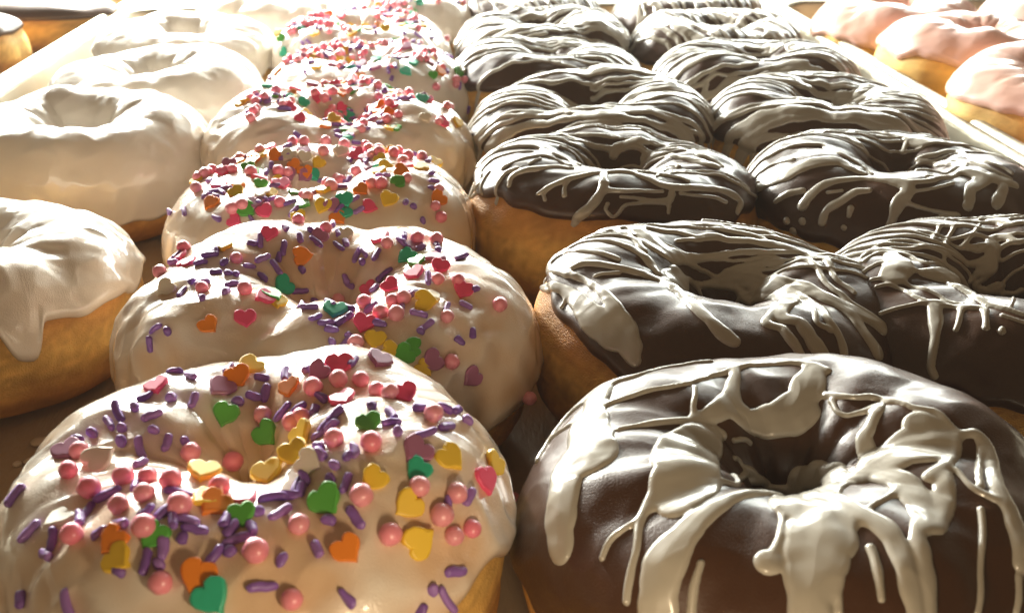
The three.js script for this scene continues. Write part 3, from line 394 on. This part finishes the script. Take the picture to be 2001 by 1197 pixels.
// a sheet pan: flat bottom, sloping wall, rolled rim
function tray(name, label, x0, x1, z0, z1) {
  const t = thing(name, label, 'tray', 'aluminium trays side by side', (x0 + x1) / 2, -0.004, (z0 + z1) / 2), w = (x1 - x0) / 2, d = (z1 - z0) / 2, H = 0.03, S = 0.009;
  const ring = (hw, hd, y, rr) => { const q = []; for (const [sx, sz, a0] of [[1, 1, 0], [-1, 1, 90], [-1, -1, 180], [1, -1, 270]]) for (let k = 0; k <= 6; k++) { const a = (a0 + k * 15) * RAD; q.push([sx * (hw - rr) + Math.cos(a) * rr, y, sz * (hd - rr) + Math.sin(a) * rr]); } return q; };
  const loft = (rings) => { const pos = rings.flat(2), m = rings[0].length, idx = []; for (let i = 0; i + 1 < rings.length; i++) for (let j = 0; j < m; j++) { const a = i * m + j, b = i * m + (j + 1) % m; idx.push(a, b, a + m, b, b + m, a + m); } const g = new THREE.BufferGeometry(); g.setAttribute('position', new THREE.Float32BufferAttribute(pos, 3)); g.setAttribute('uv', new THREE.Float32BufferAttribute(pos.filter((_, i) => i % 3 !== 1), 2)); g.setIndex(idx); g.computeVertexNormals(); return g; };
  mesh('pan_bottom', new THREE.BoxGeometry((w - S) * 2, 0.0015, (d - S) * 2), aluminium, t);
  mesh('pan_wall', loft([ring(w - S - 0.0002, d - S - 0.0002, 0.0009, 0.012), ring(w - 0.0035, d - 0.0035, H, 0.016), ring(w - 0.0025, d - 0.0025, H, 0.016), ring(w - S + 0.001, d - S + 0.001, 0, 0.012)]), aluminium, t);
  const roll = []; for (let k = 0; k <= 10; k++) { const a = Math.PI * (1 - k / 10 * 1.6); roll.push(ring(w + Math.cos(a) * 0.003, d + Math.cos(a) * 0.003, H + Math.sin(a) * 0.003, 0.018)); }
  mesh('rim', loft(roll), aluminium, t);
  return t;
}
tray('serving_tray', 'wide aluminium tray under the white, sprinkled and chocolate doughnuts', -0.222, 0.222, -0.7, 0.12);
tray('serving_tray', 'aluminium tray holding the pink iced doughnuts', 0.2305, 0.62, -0.7, 0.12);
tray('serving_tray', 'aluminium tray holding the chocolate topped bars', -0.62, -0.2305, -0.8, 0.12);
{
  const paper = (label, x0, x1, z0, z1, seed) => {
    const g = new THREE.PlaneGeometry(x1 - x0, z1 - z0, 90, 120).rotateX(-Math.PI / 2), p = g.attributes.position;
    for (let i = 0; i < p.count; i++) p.setY(i, Math.max(0, 0.0006 * n3(p.getX(i) * 22 + seed, p.getZ(i) * 22, 1) + 0.0004 * n3(p.getX(i) * 70, p.getZ(i) * 70, seed)));
    g.computeVertexNormals();
    const t = thing('parchment_paper', label, 'paper', 'parchment sheets lining the trays', (x0 + x1) / 2, -0.0024, (z0 + z1) / 2);
    mesh('sheet', g, parchment, t); return t;
  };
  const t = paper('brown parchment spattered with glaze under the white and sprinkled doughnuts', -0.208, 0.208, -0.688, 0.108, 2);
  paper('brown parchment under the pink iced doughnuts', 0.243, 0.608, -0.688, 0.108, 5);
  paper('brown parchment under the chocolate topped bars', -0.608, -0.243, -0.788, 0.108, 8);
  const R = rng(77), spot = new THREE.SphereGeometry(1, 14, 8);
  const blob = (x, z, w, l = w, turn = 0) => { const m = mesh('glaze_spot', spot, glazeSpotMat, t); m.position.set(x * MM - t.position.x, 0.0007, z * MM - t.position.z); m.scale.set(w * MM, 0.0007, l * MM); m.rotation.y = turn; };
  for (const [x, z, w, l, a] of [[-114, -224, 2.4, 2.2, 0], [-109.5, -229, 2, 2, 0], [-106, -216, 1, 13, 0.3], [-105, -234, 2.1, 1.8, 0], [-102, -230, 1.8, 3, 0.5], [-101, -223, 1.2, 1.2, 0], [-106, -203, 1.9, 1.6, 0], [-113, -215, 1.8, 1.4, 0], [-116, -214, 1.2, 1, 0], [-100, -240, 1.2, 1.4, 0], [-99, -234, 1.1, 2, 0]]) blob(x, z, w, l, a);
  for (let k = 0; k < 70; k++) { const w = 0.5 + 1.4 * R() ** 2; blob(-5 + (R() - 0.5) * 330, -120 - R() * 420, w, w * (0.8 + R()), R() * 3); }
}

// fallen sprinkles and crumbs on the parchment
{
  const R = rng(909), crumbShape = uneven(new THREE.IcosahedronGeometry(1.1 * MM, 1), 0.0007, 2);
  for (const [x, z, kind, label] of [[-104, -196, 'rod', 'purple sugar rod fallen on the glaze-spattered parchment beside the dripping glazed doughnut'], [-94, -204, 'crumb', 'golden crumb on the spattered parchment beside the nearest sprinkled doughnut'], [12, -190, 'pearl', 'pink sugar pearl fallen between the pooled chocolate doughnut and the sprinkled ones'], [9, -268, 'pearl', 'pink sugar pearl fallen below the tall brown side of the web-drizzled doughnut'], [8, -277, 'rod', 'purple sugar rod fallen beside the tall brown side of the web-drizzled doughnut'], [11, -260, 'crumb', 'golden crumb in the gap between the second sprinkled and second chocolate doughnuts']]) {
    const o = kind === 'pearl' ? mesh(numbered('fallen_pearl'), pearlShapes[1], SUGAR.pearl[0], scene) : kind === 'rod' ? mesh(numbered('fallen_rod'), rodShapes[1], SUGAR.rod[0], scene) : mesh(numbered('dough_crumb'), crumbShape, crumbMat, scene);
    o.position.set(x * MM, kind === 'pearl' ? -0.0004 : kind === 'rod' ? -0.0014 : -0.0013, z * MM); o.rotation.set(kind === 'rod' ? Math.PI / 2 : R() * 3, 0, R() * 3);
    o.userData = { label, category: kind === 'crumb' ? 'crumb' : 'sprinkle', group: 'bits fallen on the parchment' };
  }
}

// ---------------------------------------------------------------- white glazed doughnuts
const WG = 'white glazed doughnuts beside the tray rim';
doughnut('W1', 'glazed_doughnut', 'white glazed doughnut with a thick icing drip over bare brown dough', 'doughnut', WG, glazeMat, 1.3);
doughnut('W2', 'glazed_doughnut', 'white glazed doughnut with a wide open hole and icing running low down its side', 'doughnut', WG, glazeMat, 1.3);
doughnut('W3', 'glazed_doughnut', 'flat smooth white glazed doughnut with a small hole, behind the wide-holed one', 'doughnut', WG, glazeMat);
doughnut('W4', 'glazed_doughnut', 'white glazed doughnut with ragged icing edge beside the tray rim, fourth of its row', 'doughnut', WG, glazeMat);
doughnut('W5', 'glazed_doughnut', 'white glazed doughnut tucked behind the ragged-edged glazed one', 'doughnut', WG, glazeMat, 0.8);

// ---------------------------------------------------------------- sprinkled doughnuts
const SG = 'white iced doughnuts with sprinkles in one row';
{
  const list = [['S1', 'white iced doughnut crowded with pearls, rods and hearts, beside the thickly pooled chocolate one', 1.5], ['S2', 'sprinkled white doughnut with an orange heart above its hole, second of the sprinkled row', 1.4], ['S3', 'sprinkled white doughnut with many orange and yellow hearts, third of the sprinkled row', 1.2]];
  for (const [id, label, fine] of list) { const [r, g] = doughnut(id, 'sprinkled_doughnut', label, 'doughnut', SG, glazeMat, fine); tracedSprinkles(r, g, TRACED[id], id.charCodeAt(1) * 31); if (id === 'S3') looseSprinkles(r, g, 501, 70); }
  const far = [['S4', 'sprinkled white doughnut with lumpy bare icing at its side, fourth of the sprinkled row', 320], ['S5', 'sprinkled white doughnut with icing down to the tray, fifth of the sprinkled row', 330], ['S6', 'small sprinkled white doughnut, sixth of the sprinkled row', 340], ['S7', 'sprinkled white doughnut at the far end of the sprinkled row', 280]];
  for (const [id, label, n] of far) { const [r, g] = doughnut(id, 'sprinkled_doughnut', label, 'doughnut', SG, glazeMat, 1); looseSprinkles(r, g, id.charCodeAt(1) * 97, n); }
}

// ---------------------------------------------------------------- chocolate doughnuts with drizzle
const CG = 'chocolate iced doughnuts drizzled with white glaze';
{
  const near = [['A1', 'chocolate doughnut with wide melted pools and legs of white drizzle', 1.5, 1080, 350], ['A2', 'chocolate doughnut with slanting drizzle lines and a broad bare glossy front', 1.3, 920, 330], ['A3', 'chocolate doughnut with webbed drizzle over a tall pale brown side', 1.1, 800, 300], ['B1', 'chocolate doughnut with one oval drizzle pool and a splattered side', 1.1, 800, 300], ['B2', 'chocolate doughnut with long forked drizzle drips, beside the tray rim', 1.1, 800, 300]];
  for (const [id, label, fine, nu, nv] of near) {
    const [r, g] = doughnut(id, 'drizzled_doughnut', label, 'doughnut', CG, chocMat, fine);
    mesh('drizzle', drizzleGeometry(r, [...TRACED[id].drizzle, ...(id === 'A1' ? [] : handDrizzle(r, id.charCodeAt(0) * id.charCodeAt(1), 12, 4.4, 0.75).filter((l) => l.every((q, i) => i % 3 || Math.sin(q * RAD) < 0.15)))], nu, nv), drizzleMat, g);
  }
  const far = [['A4', 'chocolate doughnut with close wavy drizzle, fourth of the row beside the sprinkled doughnuts', 8, 3.4, 1.6], ['A5', 'chocolate doughnut with close drizzle, fifth of the row beside the sprinkled doughnuts', 4, 3.4, 1.5], ['A6', 'chocolate doughnut with ragged drizzle, sixth of the row beside the sprinkled doughnuts', -8, 3.6, 1.6], ['A7', 'chocolate doughnut with drizzle at the far end of the row beside the sprinkled doughnuts', 60, 4.4, 1.2],
    ['B3', 'chocolate doughnut with looping drizzle at its side, third of the row along the rim', 14, 3.3, 1.5], ['B4', 'chocolate doughnut with broad drizzle, fourth of the row along the rim', 6, 3.3, 1.7], ['B5', 'chocolate doughnut with upright drizzle streaks, fifth of the row along the rim', 64, 4.0, 1.7], ['B6', 'chocolate doughnut with upright drizzle streaks at the far end of the row along the rim', 78, 4.2, 1.3]];
  for (const [id, label, turn, gap, fat] of far) {
    const [r, g] = doughnut(id, 'drizzled_doughnut', label, 'doughnut', CG, chocMat, 0.9), rough = id > 'A5' && id < 'B3' || id > 'B4';
    mesh('drizzle', drizzleGeometry(r, handDrizzle(r, RINGS[id][2].seed * 13, turn, gap, fat), rough ? 460 : 560, rough ? 150 : 190), drizzleMat, g);
  }
}

// ---------------------------------------------------------------- pink doughnuts on the next tray
for (const [id, label] of [['P1', 'pink iced doughnut with tall yellow bare side, close by the tray rim'], ['P2', 'wide pink iced doughnut between two others by the tray rim'], ['P3', 'pink iced doughnut at the far end of the pink row by the rim'], ['P4', 'small pink iced doughnut away from the tray rim'], ['P5', 'pink iced doughnut whose edge touches the rim beside the looping drizzle']]) doughnut(id, 'pink_doughnut', label, 'doughnut', 'pink iced doughnuts on the next tray', pinkMat, 0.9);

// ---------------------------------------------------------------- chocolate topped bars on the other tray
function bar(label, x, z, L, D, H, turn) {
  const g = thing('chocolate_bar_doughnut', label, 'doughnut', 'chocolate topped bars on the other tray', x * MM, 0, z * MM); g.rotation.y = turn;
  const at = (u, v, p, grow) => { const q = 2.6, cu = Math.cos(u), su = Math.sin(u), cv = Math.cos(v), sv = Math.sin(v), rr = 1 / (Math.abs(cu) ** q + Math.abs(su) ** q) ** (1 / q), e = Math.abs(cv) ** 0.6, k = 1 + 0.05 * n3(cu * 2 + x, su * 2, sv * 2);
    p.set((L / 2 * k + grow) * cu * rr * e, H / 2 + (H / 2 * k + grow) * Math.sign(sv) * Math.abs(sv) ** 0.7, (D / 2 * k + grow) * su * rr * e); };
  const d = gridMesh(96, 48, (s, t, p, uv) => { const v = (t - 0.5) * Math.PI; uv.set(s, v / TAU); at(s * TAU, v, p, 0); }); crustColours(d, x); mesh('dough', d, doughMat, g);
  mesh('icing', gridMesh(96, 36, (s, t, p, uv) => { const e = 0.35 + 0.12 * n3(Math.cos(s * TAU) * 2, Math.sin(s * TAU) * 2, x), v = lerp(e, Math.PI / 2, t); uv.set(s, v / TAU); at(s * TAU, v, p, t === 0 ? -0.6 : 1.6 * Math.min(1, 0.4 + t * 8)); }), chocMat, g);
}
bar('chocolate topped bar lying beyond the rounder one', -283, -690, 118, 62, 38, 0.05);
bar('rounded chocolate topped doughnut beside the glassy bright tray rim', -306, -628, 84, 56, 38, -0.1);

// ---------------------------------------------------------------- what lights them: a bright shop window and two added bulbs, outside the frame
{
  const w = thing('shop_window', 'bright shop window beyond the trays', 'window', null, ...WINDOW.at); w.lookAt(...WINDOW.look);
  const glow = new THREE.MeshStandardMaterial({ name: 'daylit pane', color: lin(0.6, 0.62, 0.6), roughness: 0.3, emissive: lin(0.95, 1, 0.9), emissiveIntensity: 0.4 });
  mesh('window_pane', new THREE.BoxGeometry(WINDOW.width, WINDOW.height, 0.006).translate(0, 0, -0.012), glow, w);
  for (const [x, y, a, b] of [[0, WINDOW.height / 2 + 0.02, WINDOW.width + 0.08, 0.04], [0, -WINDOW.height / 2 - 0.02, WINDOW.width + 0.08, 0.04], [WINDOW.width / 2 + 0.02, 0, 0.04, WINDOW.height], [-WINDOW.width / 2 - 0.02, 0, 0.04, WINDOW.height]]) mesh('window_frame', new THREE.BoxGeometry(a, b, 0.04).translate(x, y, -0.01), frameMat, w);
  for (const [K, light, label] of [[KEY, keyLight, 'added bulb beyond the far end of the trays, standing in for sunlight'], [SIDE, sideLight, 'added small warm fill bulb, unseen, low between the two front doughnuts']]) {
    const b = thing('added_bulb_lamp', label, 'lamp', null, ...K.at), r = light.shadow.radius * 0.02;  // glowing bodies made up to go with the two added lights
    mesh('bulb', new THREE.SphereGeometry(r, 24, 16), new THREE.MeshStandardMaterial({ name: 'bulb glass', color: lin(0.9, 0.85, 0.75), emissive: light.color.clone(), emissiveIntensity: 3 }), b);
    mesh('added_socket', new THREE.CylinderGeometry(r * 0.5, r * 0.6, r * 1.2, 20).translate(0, r * 1.5, 0), frameMat, b);
  }
}
scene.fog = new THREE.FogExp2(new THREE.Color(1, 0.95, 0.84), 0.05); // added haze standing in for lens glare, it pales the far rows
renderer.render(scene, camera);
